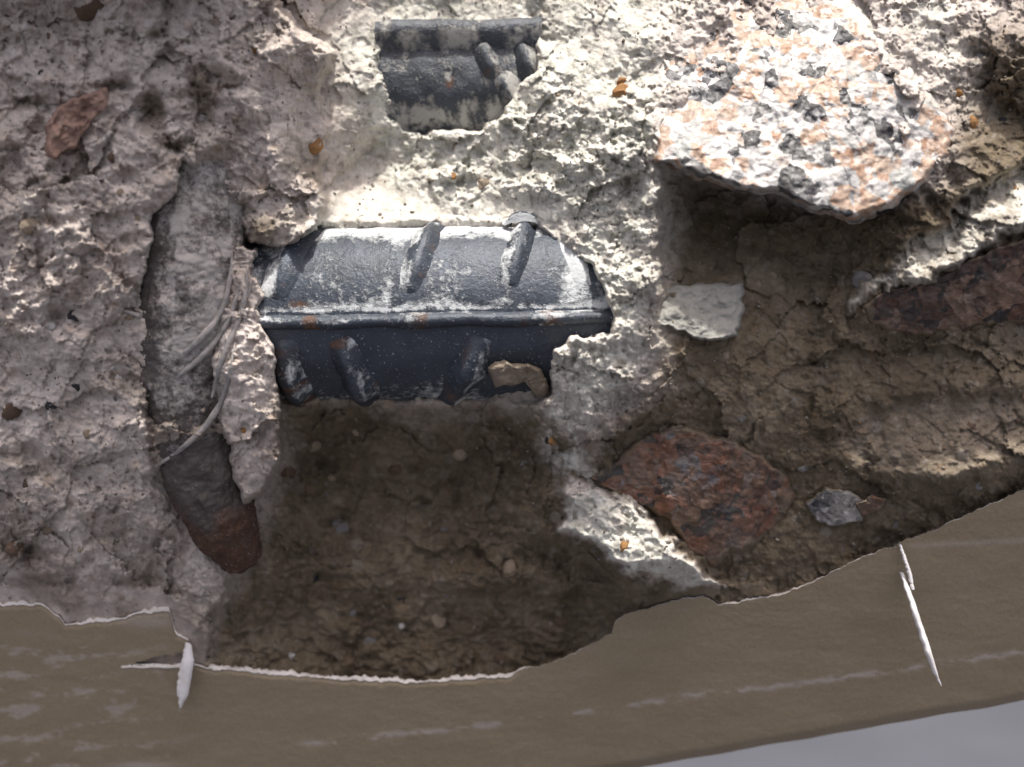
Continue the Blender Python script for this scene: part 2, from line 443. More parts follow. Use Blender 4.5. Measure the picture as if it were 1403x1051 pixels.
CRUST = [(196, 556), (232, 532), (258, 556), (296, 562), (304, 590), (270, 612), (240, 634), (206, 644)]
CRUST_H = TPS([(200, 580, 140), (260, 560, 158), (300, 590, 160), (250, 640, 136)], .02)
LIP_H = TPS([(560, 800, -30), (640, 780, 2), (720, 776, 16), (790, 780, 22), (760, 812, 8), (620, 806, -14)], .02)
HOLE_MID = [(338, 330), (430, 306), (480, 300), (600, 298), (700, 300), (738, 308), (764, 334), (802, 362), (826, 398), (840, 436), (840, 456), (790, 462), (766, 478), (760, 540), (740, 556), (640, 548), (500, 548), (380, 552), (350, 450)]
HOLE_MID_H = TPS([(400, 312, 74), (480, 302, 84), (560, 304, 90), (640, 302, 84), (700, 306, 92), (560, 350, 60), (700, 350, 60), (820, 400, 80), (700, 450, 80), (400, 450, 60), (400, 542, 88), (500, 540, 74), (640, 544, 84), (750, 535, 96)], .02)
layers = [(HOLE_MID, HOLE_MID_H, 6, .7), (LEFT, LEFT_H, 7, 1.0), (CHUNK, CHUNK_H, 6, .8), (COLUMN, COLUMN_H, 8, 1.), (PATCH, PATCH_H, 9, 1.5), (BULGE, BULGE_H, 14, 1.), (HOLE_UP, HOLE_UP_H, 6, .9), (STRIP, STRIP_H, 10, 1.3), (CRUST, CRUST_H, 9, 1.3), (LIP, LIP_H, 9, 1.2)]
MK = []
for poly, hf, w, wp in layers:
    sd = sd_poly(X * (1 - wp) + Xw * wp, Y * (1 - wp) + Yw * wp, poly)
    m = sstep(-w, w, sd)
    hl = coarse(hf, Xc, Yc)
    H = H * (1 - m) + hl * m
    MK.append(m)
midhole_m, left_m, chunk_m, col_m, patch_m, bulge_m, hole_m, strip_m, crust_m, lip_m = MK
H = H + 105 * sstep(-70, -140, Y) * sstep(425, 395, X) * sstep(-560, -500, X)   # bulge added above the frame, unseen, to shade the left mortar

# rock-like roughness: broad chips, ridges, sand
sdl = sd_poly(X, Y, [(905, 30), (1040, -30), (1200, 40), (1310, 190), (1270, 260), (1160, 300), (1000, 255), (890, 228)])
flat = 1 - .6 * sstep(-10, 30, sdl)
rid = 1 - np.abs(fbm(X, Y, 95, 3, 41)) * 2
mid = fbm(X, Y, 46, 4, 51)
g1, r1 = grains(X + 3 * mid, Y, 23, 61, .55)
g2, r2 = grains(X, Y, 11, 62, .7)
g3, r3 = grains(X, Y, 6.0, 63, .85)
ledge = sstep(-15, 25, sd_poly(X, Y, [(430, 262), (640, 255), (780, 275), (790, 315), (430, 325)]))
chip = facets(Xw, Yw, 125, 74) * 17 * (1 - .8 * ledge) + facets(Xw, Yw, 62, 71) * 11 + facets(X + 4 * mid, Y + 4 * mid, 27, 72) * 5.5 + facets(X + 2 * mid, Y - 2 * mid, 13, 73) * 3.0
pit = sstep(.30, .55, fbm(X, Y, 16, 3, 81)) * sstep(-.1, .35, fbm(X, Y, 120, 2, 82))
amp = .75 + .5 * sstep(-.3, .4, fbm(X, Y, 150, 2, 83))
smooth_zone = sd_poly(X, Y, [(400, 0), (560, -60), (720, -60), (700, 40), (520, 60), (540, 200), (600, 300), (430, 300), (440, 180), (450, 80)])
sm = 1 - .62 * sstep(-25, 25, smooth_zone)
lowcav = sstep(-30, 30, sd_poly(X, Y, [(390, 560), (740, 570), (760, 700), (850, 830), (690, 930), (270, 915), (330, 780), (380, 660)]))
rough_zone = np.maximum(col_m, sstep(-30, 40, sd_poly(X, Y, [(700, 170), (860, 40), (900, 60), (890, 560), (760, 560), (830, 430), (740, 300)])))
dz = sstep(-20, 60, sd_poly(X, Y, [(690, 0), (780, -60), (1000, -60), (905, 30), (890, 180), (820, 190), (760, 130), (740, 40)]))
sm = sm * (1 - .55 * ledge)
RG = sm * (1 - .45 * lowcav) * (1 + .08 * rough_zone) * (1 - .5 * dz)
sparse = sstep(.0, .5, fbm(X, Y, 80, 3, 84))
fine = (1 - np.abs(fbm(X + 2 * mid, Y + 3 * mid, 24, 4, 92, .6)) * 1.6) * 3.6 + fbm(X, Y, 10, 4, 91, .7) * 3.0
recess = sstep(-30, 50, sd_poly(X, Y, [(885, 230), (1160, 290), (1200, 420), (1460, 450), (1460, 640), (1100, 780), (1000, 800), (1090, 640), (900, 560), (900, 480)]))
RG = RG * (1 - .3 * recess)
H = H + amp * RG * (chip * .78 + rid * 5.5 + mid * 7.5 + fine * (.5 + .4 * rough_zone)) + RG * .8 * (g1 * 9 * sparse + g2 * 3.0 * (.4 + .6 * sparse) + g3 * 1.6 - pit * 6 - 5)
# a few big soft bands of striation on the right slope
st = sstep(-40, 60, sd_poly(X, Y, [(1130, 300), (1420, 130), (1460, 330), (1200, 420)]))
H += st * 7 * fbm(X * .45 + Y * .9, (Y * .45 - X * .28) * 3.2, 60, 4, 95)

H += 12 * fbm(X, Y, 150, 3, 87) * sstep(470, 400, X)
BLOT = np.zeros(X.shape)
for bx, by, rx, ry, dp, st_ in [(278, 125, 20, 44, 22, .9), (206, 155, 18, 27, 20, .9), (240, 196, 30, 14, 16, .8), (312, 108, 18, 12, 10, .6), (155, 120, 26, 9, 12, .7), (40, 142, 34, 11, 13, .6), (15, 105, 16, 9, 10, .5),
        (215, 55, 12, 10, 9, .3), (30, 755, 34, 17, 10, .8), (55, 800, 46, 12, 12, .7), (190, 800, 40, 11, 14, .8), (235, 812, 26, 9, 12, .7), (130, 735, 22, 9, 8, .5), (60, 640, 32, 18, 8, .5), (95, 800, 12, 24, 10, .6),
        (25, 620, 26, 14, 8, .5), (180, 330, 18, 10, 9, .4), (70, 300, 26, 8, 8, .5), (425, 232, 15, 24, 12, .6), (345, 246, 12, 18, 9, .4), (362, 312, 24, 20, -13, .9), (424, 322, 19, 16, -15, .55), (395, 300, 22, 18, -8, .4),
        (400, 335, 10, 8, -6, .5), (330, 285, 12, 16, 8, .5), (440, 270, 16, 26, -6, .2), (842, 215, 26, 12, -6, 0), (745, 150, 16, 9, 10, .3), (775, 205, 28, 10, 11, .35), (735, 232, 30, 13, 12, .3), (640, 255, 40, 11, 6, .25),
        (870, 268, 22, 30, 13, .2), (845, 330, 14, 12, 10, .2), (500, 200, 34, 26, 6, .3), (1215, 740, 20, 10, 7, .4), (1250, 480, 30, 8, 7, .4), (1120, 500, 28, 7, 7, .3), (440, 800, 14, 12, 9, .5)]:
    e = np.exp(-(((Xw + 3 * mid - bx) / rx) ** 2 + ((Yw - by) / ry) ** 2) ** 1.6)
    H -= dp * e; BLOT = np.maximum(BLOT, st_ * e)
strata = 1 - np.abs(fbm(Xw * .35 + Yw * .05, Yw * 1.25 - Xw * .08, 52, 4, 96, .6)) * 1.7
H += lowcav * (strata * 7 + facets(Xw, Yw * 1.3, 84, 97) * 9 + 7 * fbm(X, Y, 30, 4, 98) - 6)
# behind the paint film
ye = yedge(X)
hp = hpaint(X, Y)
bl = sstep(-70, -4, Y - ye)
H = H * (1 - bl) + np.minimum(H, hp - 5 + 2.5 * mid) * bl
H = np.where(Y > ye - 2, hp - 14 + 2 * mid + 2 * g2, H)
Hfield = H.copy()
H[0, :] = -110; H[-1, :] = -110; H[:, 0] = -110; H[:, -1] = -110
low = Y > 1015
H = np.where(low, np.minimum(H, hpaint(X, 1010) - 24), H)
lowlim = 1047 - (X - 880) * .174
keep_rows = None

def hat(px, py):
    i = np.searchsorted(GXs, px); j = np.searchsorted(GYs, py)
    return float(Hfield[min(j, len(GYs) - 1), min(i, len(GXs) - 1)])

beam = empty('concrete_beam', P(CX, CY, -110))
setp(beam, 'broken grey concrete beam with exposed aggregate above its beige painted lower face', 'beam')
V = Pn(X, Y, H).reshape(-1, 3)
F = grid_faces(len(GYs), len(GXs))
# drop what would hang below the painted face
yb = lowlim.ravel(); bad = (Y.ravel() > yb - 14)
F = F[~bad[F].any(1)]
me = mesh_np('fracture_face', V, F)
dust_lit = sstep(-60, 50, sd_poly(Xw, Yw, [(470, 60), (560, -80), (900, -80), (1010, -60), (905, 20), (893, 240), (905, 300), (880, 400), (880, 470), (850, 520), (790, 560), (755, 500), (830, 430), (770, 320), (700, 300), (430, 310), (520, 250)]))  # pale dust over the sunlit zones, part of their brightness painted in
dust_lit = np.maximum(dust_lit, np.maximum(.95 * sstep(.45, 1, patch_m * (1 + .35 * fbm(X, Y, 22, 3, 118))) * sstep(640, 700, Y), (.55 + .4 * fbm(X, Y, 24, 3, 116)).clip(0, 1) * strip_m))  # lit patch and strip whitened in the colour
dust_lit = np.maximum(dust_lit, .5 * sstep(-30, 60, sd_poly(Xw, Yw, [(1180, -80), (1330, -80), (1340, 60), (1320, 150), (1230, 80)])))
dust_lit = dust_lit * (.75 + .5 * sstep(-.4, .3, fbm(X, Y, 40, 4, 101)))
dust_lit = np.maximum(dust_lit, .75 * sstep(-.2, .35, fbm(X, Y, 36, 4, 117)) * sstep(-14, 14, sd_poly(Xw, Yw, [(750, 545), (810, 560), (800, 640), (850, 690), (790, 700), (745, 620)])))
earth_shade = sstep(-60, 60, sd_poly(Xw, Yw, [(395, 540), (740, 560), (800, 600), (900, 540), (900, 240), (1100, 290), (1300, 250), (1340, 60), (1900, -100), (1900, 1100), (240, 1100), (290, 840), (340, 760), (385, 660)]))  # dark brown over cavity and hollows, shade painted in along with dirt
earth_shade = np.clip(earth_shade * (1.25 + .35 * fbm(X, Y, 70, 4, 111)), 0, 1) * (1 - patch_m) * (1 - .8 * np.clip(dust_lit, 0, 1))
earth_shade = np.maximum(earth_shade * (1 - .1 * bulge_m), BLOT)
earth_shade = np.maximum(earth_shade, .6 * crust_m)
earth_shade = np.maximum(earth_shade, np.clip(.30 + .55 * fbm(X, Y, 60, 4, 113), 0, .6) * sstep(560, 760, Y) * left_m)  # lower left browner towards the bottom: dirt plus painted falloff
earth_shade = np.maximum(earth_shade, np.clip(.28 + .5 * fbm(X, Y, 60, 4, 114), 0, .55) * np.exp(-((X - 490) / 60) ** 2 - ((Y - 160) / 95) ** 2))
earth_shade = np.maximum(earth_shade, np.clip(.9 * fbm(Xw, Yw, 70, 4, 115), 0, .35) * left_m)
grit = np.maximum(np.maximum(sstep(.05, .3, g1), .9 * sstep(.1, .35, g2)), .5 * sstep(.15, .35, g3))
gt = np.where(g1 > .03, r1 / .55, np.where(g2 > .05, r2 / .7, r3 / .85))
add_attr(me, 'dust', np.clip(dust_lit, 0, 1).ravel()); add_attr(me, 'earth_shade', np.clip(earth_shade, 0, 1).ravel())
add_attr(me, 'grit', grit.ravel() * ((1 - .55 * np.clip(dust_lit, 0, 1)) * (1 - .5 * np.clip(earth_shade, 0, 1))).ravel()); add_attr(me, 'gtone', np.clip(gt, 0, 1).ravel())
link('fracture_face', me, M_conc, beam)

# body of the beam behind the broken face
def zlow(px, h): return P(px, 1051 - (px - 880) * .174, h)
HB = -112.0
xl = P(-560, 0, HB)[0]; xr = P(1960, 0, HB)[0]
zt = P(0, -560, HB)[2]; y0 = -HB * S; y1 = y0 + .22
zb0 = P(-560, 1051 + (880 + 560) * .174, hpaint(-560, 1300))[2] + .002; zb1 = P(1960, 1051 - (1960 - 880) * .174, hpaint(1960, 860))[2] + .002
bme = bpy.data.meshes.new('core')
bme.from_pydata([(xl, y0, zb0), (xr, y0, zb1), (xr, y1, zb1), (xl, y1, zb0), (xl, y0, zt), (xr, y0, zt), (xr, y1, zt), (xl, y1, zt)], [],
                [(0, 1, 5, 4), (1, 2, 6, 5), (2, 3, 7, 6), (3, 0, 4, 7), (4, 5, 6, 7), (3, 2, 1, 0)])
link('core', bme, M_core, beam, smooth=False)

# ------------------------------------------------------------------ painted lower face
t = NT('beige paint')
mp = t.n.new('ShaderNodeMapping'); mp.inputs['Scale'].default_value = (1, 1, 3.5); mp.inputs['Rotation'].default_value = (0, R_(8), 0)
t.lk(t.tc.outputs['Object'], mp.inputs[0])
s1 = t.noise(55, 5, .6, vec=mp.outputs[0]); s2 = t.noise(150, 4, .6, vec=mp.outputs[0]); s3 = t.noise(2000, 2, .5)
pc = t.ramp(s1.outputs[0], [(.25, (.226, .179, .114)), (.75, (.254, .206, .136))])
sc = t.ramp(s2.outputs[0], [(.52, 0.), (.75, .28)])
pc = t.mix(sc, pc, (.30, .26, .21))
pc = t.mix(t.attr('scuff'), pc, (.40, .35, .315))
pc = t.mix(.35, pc, t.ramp(s3.outputs[0], [(.3, .8), (.7, 1.15)]), 'MULTIPLY')
M_paint = t.out(pc, .62, t.bump(s3.outputs[0], .00012, .6), spec=.35)

cx = axis(-20, 1423, 2.0, -560, 1960, 60)
NR = 150
tt = (np.arange(NR) / (NR - 1)) ** 1.15
ytop = yedge(cx); ybot = 1051 - (cx - 880) * .174 + 1.5 * perlin(cx / 60, cx * 0 + 4, 3)
PX = np.repeat(cx[None, :], NR, 0); PY = ytop[None, :] + (ybot - ytop)[None, :] * tt[:, None]
PH = hpaint(PX, PY) + 1.0 * fbm(PX, PY * 2, 110, 4, 121) + .3 * fbm(PX, PY, 8, 2, 122) - 3 * sstep(8, 0, PY - ytop[None, :]) * sstep(730, 690, PX)
PH -= 10 * sstep(16, 0, ybot[None, :] - PY) ** 2
pv = Pn(PX, PY, PH).reshape(-1, 3)
ret = pv[-len(cx):].copy(); ret[:, 1] += .25
pv = np.r_[pv, ret]
pf = grid_faces(NR + 1, len(cx))
HOLE = [(168, 913), (190, 906), (214, 898), (236, 894), (252, 893), (258, 912)]
pin = sd_poly(np.r_[PX.ravel(), cx], np.r_[PY.ravel(), cx * 0 + 3000], HOLE) > 0
pf = pf[~pin[pf].all(1)]
me = mesh_np('painted_face', pv, pf)
# scuffs: the dashed pale line and the patches on the left
ln = np.interp(PX, [380, 430, 520, 600, 700, 800, 950, 1100, 1280, 1403], [1022, 1019, 1008, 1001, 990, 975, 953, 936, 910, 893])
dash = sstep(-.25, .55, fbm(PX, PY * 2.5, 46, 4, 9, .7) + .45 * sstep(900, 1200, PX) + .02)
scuff = np.exp(-((PY - ln - 2 * perlin(PX / 20, PX * 0, 4) - 1.5 * fbm(PX, PY, 14, 2, 133)) / (4.0 + 1.5 * perlin(PX / 25, PX * 0, 6))) ** 2) * dash * sstep(400, 440, PX) * .75
lft = sstep(.18, .75, fbm(PX * .55, PY * 1.9 + PX * .12, 34, 4, 131, .65)) * sstep(330, 120, PX) * sstep(860, 900, PY)
lft2 = np.exp(-((PX - 205) / 40) ** 2 - ((PY - 852) / 9) ** 2) * .5
lft3 = np.exp(-((PX - 430) / 18) ** 2 - ((PY - 1018) / 4) ** 2) + np.exp(-((PX - 190) / 40) ** 2 - ((PY - 1049) / 5) ** 2)
rt = np.exp(-((PY - 748 + .05 * (PX - 1250)) / 4) ** 2) * sstep(1235, 1260, PX) * .35
scuff = np.clip(np.maximum.reduce([scuff, lft * .6, lft2, lft3 * .7, rt]), 0, 1)
add_attr(me, 'scuff', np.r_[scuff.ravel(), cx * 0])
link('painted_face', me, M_paint, beam)

# broken rim of white plaster under the film
wid = np.interp(cx, [-600, 0, 60, 110, 180, 225, 240, 262, 300, 420, 560, 690, 720, 900, 960, 1000, 1080, 1150, 1900],
                [6, 6, 5, 7, 6, 8, 14, 9, 5.5, 5.5, 5.5, 4.5, 1.5, 1.2, 3, 4.5, 2.5, 1.2, 1.2]) * .68 * (1 + .6 * perlin(cx / 9, cx * 0 + 7, 8) + .4 * perlin(cx / 3.5, cx * 0 + 3, 10)) * (.35 + 1.0 * sstep(-.5, .3, fbm(cx, cx * 0 + 8., 60, 3, 17)))
rows = []
for k, (dy, dh) in enumerate([(1.0, 1.5), (0.0, 1.8), (-.5, .8), (-1.0, -2.5), (-1.15, -14)]):
    yy = ytop + (dy if dy > 0 else dy * wid)
    rows.append(Pn(cx, yy, hpaint(cx, ytop) - 3 - 6 * sstep(690, 735, cx) * (1 - .8 * np.exp(-((cx - 1010) / 42) ** 2)) + dh + .8 * perlin(cx / 5, cx * 0 + k, 12)))
me = mesh_np('plaster_rim', np.concatenate(rows), grid_faces(len(rows), len(cx)))
link('plaster_rim', me, M_plaster, beam)
# white edge along the bottom of the small hole
hx = np.linspace(166, 264, 50); rows = []
for dy, dh in ((2, 2.), (0, 2.2), (-3.2, 1.), (-4, -12)):
    yy = 913 + .5 * np.sin(hx * .2) + dy
    rows.append(Pn(hx, yy, hpaint(hx, 913) - 1 + dh + 0 * hx))
link('plaster_rim', mesh_np('plaster_rim', np.concatenate(rows), grid_faces(4, 50)), M_plaster, beam)

# ------------------------------------------------------------------ stones set in the concrete
def stone_mesh(name, outline, hpts, drop=60, rings=60, segs=200, edge=.12, relief=3.0, fac=14, seed=1, facs=30, rim_all=True, rim_amt=.62):
    """closed stone: outline in px, top surface through hpts, sides falling back by drop"""
    o = np.array(outline, float); c = o.mean(0)
    nx = np.r_[o, o[:1]]; L = np.r_[0, np.cumsum(np.hypot(*(nx[1:] - nx[:-1]).T))]
    q = np.linspace(0, L[-1], segs, endpoint=False)
    bx = np.interp(q, L, nx[:, 0]); by = np.interp(q, L, nx[:, 1])
    bx += 4 * fbm(bx, by, 22, 3, seed); by += 4 * fbm(bx, by, 22, 3, seed + 9)
    f = TPS(hpts, .02)
    r = np.linspace(0, 1, rings) ** .85
    sx = c[0] + (bx - c[0])[None] * r[:, None]; sy = c[1] + (by - c[1])[None] * r[:, None]
    hh = f(sx, sy)
    e = np.clip((r - (1 - edge)) / edge, 0, 1)[:, None]
    hh = hh - drop * .45 * (1 - np.sqrt(np.maximum(0, 1 - e * e)))
    hh += fbm(sx, sy, 55, 3, seed + 6) * relief * 1.6
    hh += facets(sx + 3 * fbm(sx, sy, 18, 2, seed), sy, facs, seed + 3) * fac * .5 + facets(sx, sy, facs * .42, seed + 4) * fac * .25 + fbm(sx, sy, 14, 3, seed + 5) * relief
    rows = [Pn(sx, sy, hh).reshape(-1, 3)]
    for k, dd in ((1.03, .6), (.98, 1.0), (.6, 1.25), (.02, 1.35)):
        kx = c[0] + (bx - c[0]) * k; ky = c[1] + (by - c[1]) * k
        rows.append(Pn(kx, ky, f(bx * .5 + kx * .5, by * .5 + ky * .5) - drop * dd + 4 * fbm(kx, ky, 20, 2, seed + 7)))
    me = mesh_np(name, np.concatenate(rows), grid_faces(rings + 4, segs, True))
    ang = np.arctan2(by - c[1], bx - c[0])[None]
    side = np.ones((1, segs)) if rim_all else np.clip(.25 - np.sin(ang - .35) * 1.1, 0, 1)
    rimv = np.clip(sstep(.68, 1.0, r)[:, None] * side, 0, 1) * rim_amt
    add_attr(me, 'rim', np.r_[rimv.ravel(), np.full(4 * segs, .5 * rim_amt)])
    return me

def stone(outline, hpts, mat, label=None, name='stone', **k):
    o = link(name, stone_mesh(name, outline, hpts, **k), mat, beam)
    if label: o['label'] = label
    return o

stone([(910, 20), (950, -22), (1010, -40), (1060, -46), (1115, -36), (1170, -4), (1215, 42), (1258, 92), (1292, 145), (1318, 178), (1305, 215), (1275, 250), (1225, 285), (1165, 303),
       (1110, 285), (1060, 262), (1005, 258), (955, 240), (915, 226), (888, 222), (896, 150), (905, 95)],
      [(930, 10, 112), (1060, -40, 92), (890, 215, 200), (1000, 250, 226), (1150, 295, 232), (1240, 110, 178), (1300, 180, 190), (1270, 250, 205), (1050, 130, 182), (1000, 150, 180), (1150, 180, 205)],
      M_gran, 'large pale granite stone with pink, white and black crystals, lit at upper right', drop=115, rings=110, segs=420, edge=.07, relief=2.4, fac=1.2, seed=201, facs=90, rim_all=False, rim_amt=.95)
stone([(838, 628), (880, 594), (930, 580), (985, 594), (1040, 618), (1082, 650), (1092, 690), (1070, 725), (1030, 752), (975, 778), (940, 755), (912, 712), (870, 690), (822, 668), (804, 655)],
      [(810, 660, 108), (900, 590, 120), (1000, 600, 114), (1085, 660, 90), (970, 775, 72), (920, 680, 108), (1000, 690, 95), (1060, 730, 74)],
      M_red, 'dull red granite stone with black and grey crystals above the painted face', drop=60, rings=80, segs=280, edge=.12, relief=2.8, fac=5, seed=211, facs=60)
stone([(1176, 418), (1215, 398), (1262, 385), (1300, 372), (1350, 345), (1420, 318), (1480, 300), (1500, 380), (1440, 440), (1385, 446), (1330, 450), (1270, 462), (1210, 455), (1180, 440)],
      [(1180, 420, 165), (1300, 372, 182), (1420, 320, 196), (1480, 420, 150), (1390, 445, 142), (1260, 460, 138), (1300, 420, 160)],
      M_brown, 'dark brown granite stone at the right edge under a bright ledge', drop=60, rings=70, segs=260, edge=.10, relief=3, fac=5, seed=221, facs=50)
stone([(892, 408), (905, 392), (960, 388), (1018, 390), (1020, 425), (1010, 460), (985, 470), (962, 466), (930, 455), (893, 440)],
      [(895, 400, 150), (1015, 392, 150), (895, 440, 166), (960, 465, 176), (1008, 465, 172)],
      M_lime, 'smooth pale limestone chip catching the light below the big granite stone', drop=60, rings=40, segs=160, edge=.10, relief=3.0, fac=.6, seed=231, facs=60)
stone([(1100, 690), (1130, 668), (1165, 672), (1190, 690), (1180, 712), (1150, 722), (1115, 715)],
      [(1100, 690, 92), (1180, 675, 98), (1150, 720, 80)], M_grey, 'grey speckled stone beside the red granite', drop=40, rings=26, segs=90, fac=8, seed=241, facs=16)
stone([(1172, 690), (1195, 678), (1215, 684), (1205, 700), (1180, 708)], [(1172, 700, 96), (1205, 680, 98), (1190, 705, 90)], M_red, None, drop=25, rings=16, segs=60, fac=5, seed=251, facs=14)
stone([(62, 175), (80, 150), (118, 128), (150, 118), (150, 140), (120, 175), (100, 205), (75, 218), (60, 205)], [(70, 180, 235), (140, 125, 238), (80, 215, 232)],
      mat_plain('rust red stone', (.20, .12, .09), (.36, .24, .19), 200, .9, .0006), 'rust red stone set in the upper left mortar', drop=30, rings=24, segs=90, fac=6, seed=261, facs=16, relief=4)
0 and stone([(655, 60), (700, 62), (728, 66), (726, 78), (690, 84), (660, 78)], [(660, 60, 92), (725, 68, 92), (690, 84, 92)], M_grey, None, drop=20, rings=14, segs=50, fac=3, seed=262, facs=16)

PEB = []
def pebble_mesh(seed):
    bm = bmesh.new(); bmesh.ops.create_icosphere(bm, subdivisions=2, radius=1)
    rr = random.Random(seed); s = [rr.uniform(.75, 1.25) for _ in range(3)]
    pl = [Vector((rr.gauss(0, 1), rr.gauss(0, 1), rr.gauss(0, 1))).normalized() for _ in range(6)]
    for v in bm.verts:
        p = v.co.copy()
        for n_ in pl:
            d = p.dot(n_) - rr.uniform(.55, .75)
            if d > 0: p -= n_ * d
        v.co = Vector((p.x * s[0], p.y * s[1], p.z * s[2]))
    me = bpy.data.meshes.new('pebble'); bm.to_mesh(me); bm.free(); return me
peb_mats = [mat_plain('ochre grain', (.25, .12, .04), (.40, .22, .09), 400, .8),
            mat_plain('white grain', (.50, .48, .45), (.62, .60, .57), 400, .6),
            mat_plain('black grain', (.02, .02, .022), (.05, .05, .055), 400, .5),
            mat_plain('tan grain', (.26, .20, .14), (.38, .31, .23), 400, .8),
            mat_plain('grey grain', (.15, .145, .14), (.26, .25, .24), 400, .75),
            mat_plain('brown grain', (.10, .065, .045), (.19, .13, .09), 400, .85)]
PM = []
for mi, m in enumerate(peb_mats):
    row = []
    for k in range(4):
        me = pebble_mesh(100 * mi + k); me.materials.append(m); row.append(me)
    PM.append(row)
def pebble(px, py, r, kind, sink=.45, ax=1.0):
    me = PM[kind][random.randrange(4)]
    h = hat(px, py)
    o = link('pebble', me, None, beam, smooth=False)
    o.location = P(px, py, h - r * sink)
    k = r * S * (DP - h) / DP
    o.scale = (k * ax, k * .9, k / ax)
    o.rotation_euler = (random.uniform(-.4, .4), random.uniform(-3, 3), random.uniform(-.4, .4))
for a in [(430, 200, 15, 0), (348, 66, 8, 0), (42, 312, 17, 3), (852, 128, 16, 0), (853, 112, 8, 0), (1331, 170, 11, 0), (1312, 128, 7, 0), (108, 432, 17, 2), (75, 552, 15, 2), (105, 530, 9, 2),
          (160, 548, 10, 4), (70, 446, 6, 1), (155, 504, 6, 1), (85, 602, 7, 1), (120, 595, 9, 3), (66, 722, 11, 3), (430, 608, 14, 3), (487, 590, 8, 3), (395, 645, 17, 5), (468, 722, 13, 4),
          (455, 655, 9, 3), (630, 620, 12, 3), (432, 792, 14, 2), (758, 605, 8, 0), (855, 748, 9, 0), (700, 780, 14, 3), (20, 880 - 130, 15, 5), (15, 560, 16, 5), (5, 15, 26, 1), (130, 10, 30, 5), (620, 242, 7, 0), (662, 252, 13, 3),
          (1182, 382, 14, 4), (1100, 640, 9, 4), (1225, 715, 11, 4), (480, 838, 8, 4), (550, 858, 6, 1), (400, 898, 6, 1), (1330, 585, 9, 5), (1290, 612, 7, 5), (190, 300, 8, 3), (165, 265, 7, 3), (335, 590, 6, 0), (175, 430, 8, 3),
          (560, 905, 11, 5), (690, 900, 13, 5), (770, 850, 10, 5), (650, 700, 9, 5), (540, 640, 14, 5), (600, 850, 10, 3), (505, 880, 12, 4)]:
    pebble(*a)
avoid = [[(330, 270), (840, 270), (840, 570), (380, 570)], [(515, 35), (740, 35), (700, 190), (540, 190)], [(190, 235), (330, 235), (380, 700), (340, 790), (220, 700)],
         [(885, 0), (1320, 0), (1320, 300), (885, 240)], [(800, 580), (1095, 600), (1000, 790), (800, 670)], [(1170, 310), (1403, 310), (1403, 460), (1180, 460)], [(885, 385), (1025, 385), (1025, 470), (885, 470)]]
cnt = 0
while cnt < 120:
    px = random.uniform(-20, 1420); py = random.uniform(-20, 925)
    if py > float(np.interp(px, EX, EY)) - 14: continue
    if any(float(sd_poly(np.array([px]), np.array([py]), a)[0]) > -4 for a in avoid): continue
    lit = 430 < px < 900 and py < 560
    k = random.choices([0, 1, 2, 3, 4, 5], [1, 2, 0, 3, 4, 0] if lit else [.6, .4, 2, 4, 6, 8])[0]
    pebble(px, py, random.uniform(3.0, 7.5) * (1.35 if random.random() < .12 else 1), k, .78, random.uniform(.8, 1.25))
    cnt += 1

# loose sand and crumbs lying on the broken face
M_crumb = mat_plain('mortar crumb', (.12, .10, .078), (.32, .285, .24), 500, .95)
ob = bmesh.new(); bmesh.ops.create_icosphere(ob, subdivisions=1, radius=1)
ov = np.array([v.co[:] for v in ob.verts]); of = np.array([[v.index for v in f.verts] for f in ob.faces]); ob.free()
crng = np.random.default_rng(5); CVs = []; CFs = []; nb = 0
while nb < 2600:
    px = crng.uniform(-10, 1413); py = crng.uniform(-10, 930)
    if py > np.interp(px, EX, EY) - 5: continue
    if (px > 900 and py > 240 or (380 < px < 800 and py > 550)) and crng.random() < .6: continue
    r = 1.0 + 1.9 * crng.random() ** 2.5; h = hat(px, py)
    c_ = np.array(P(px, py, h + r * .1)); k = r * S * (DP - h) / DP
    CVs.append(c_ + ov * (crng.uniform(.6, 1.25, (len(ov), 1))) * k * crng.uniform(.75, 1.3, 3)); CFs.append(of + nb * len(ov)); nb += 1
setp(link('loose_grit', mesh_np('loose_grit', np.concatenate(CVs), np.concatenate(CFs)), M_crumb, beam, smooth=False), kind='stuff')

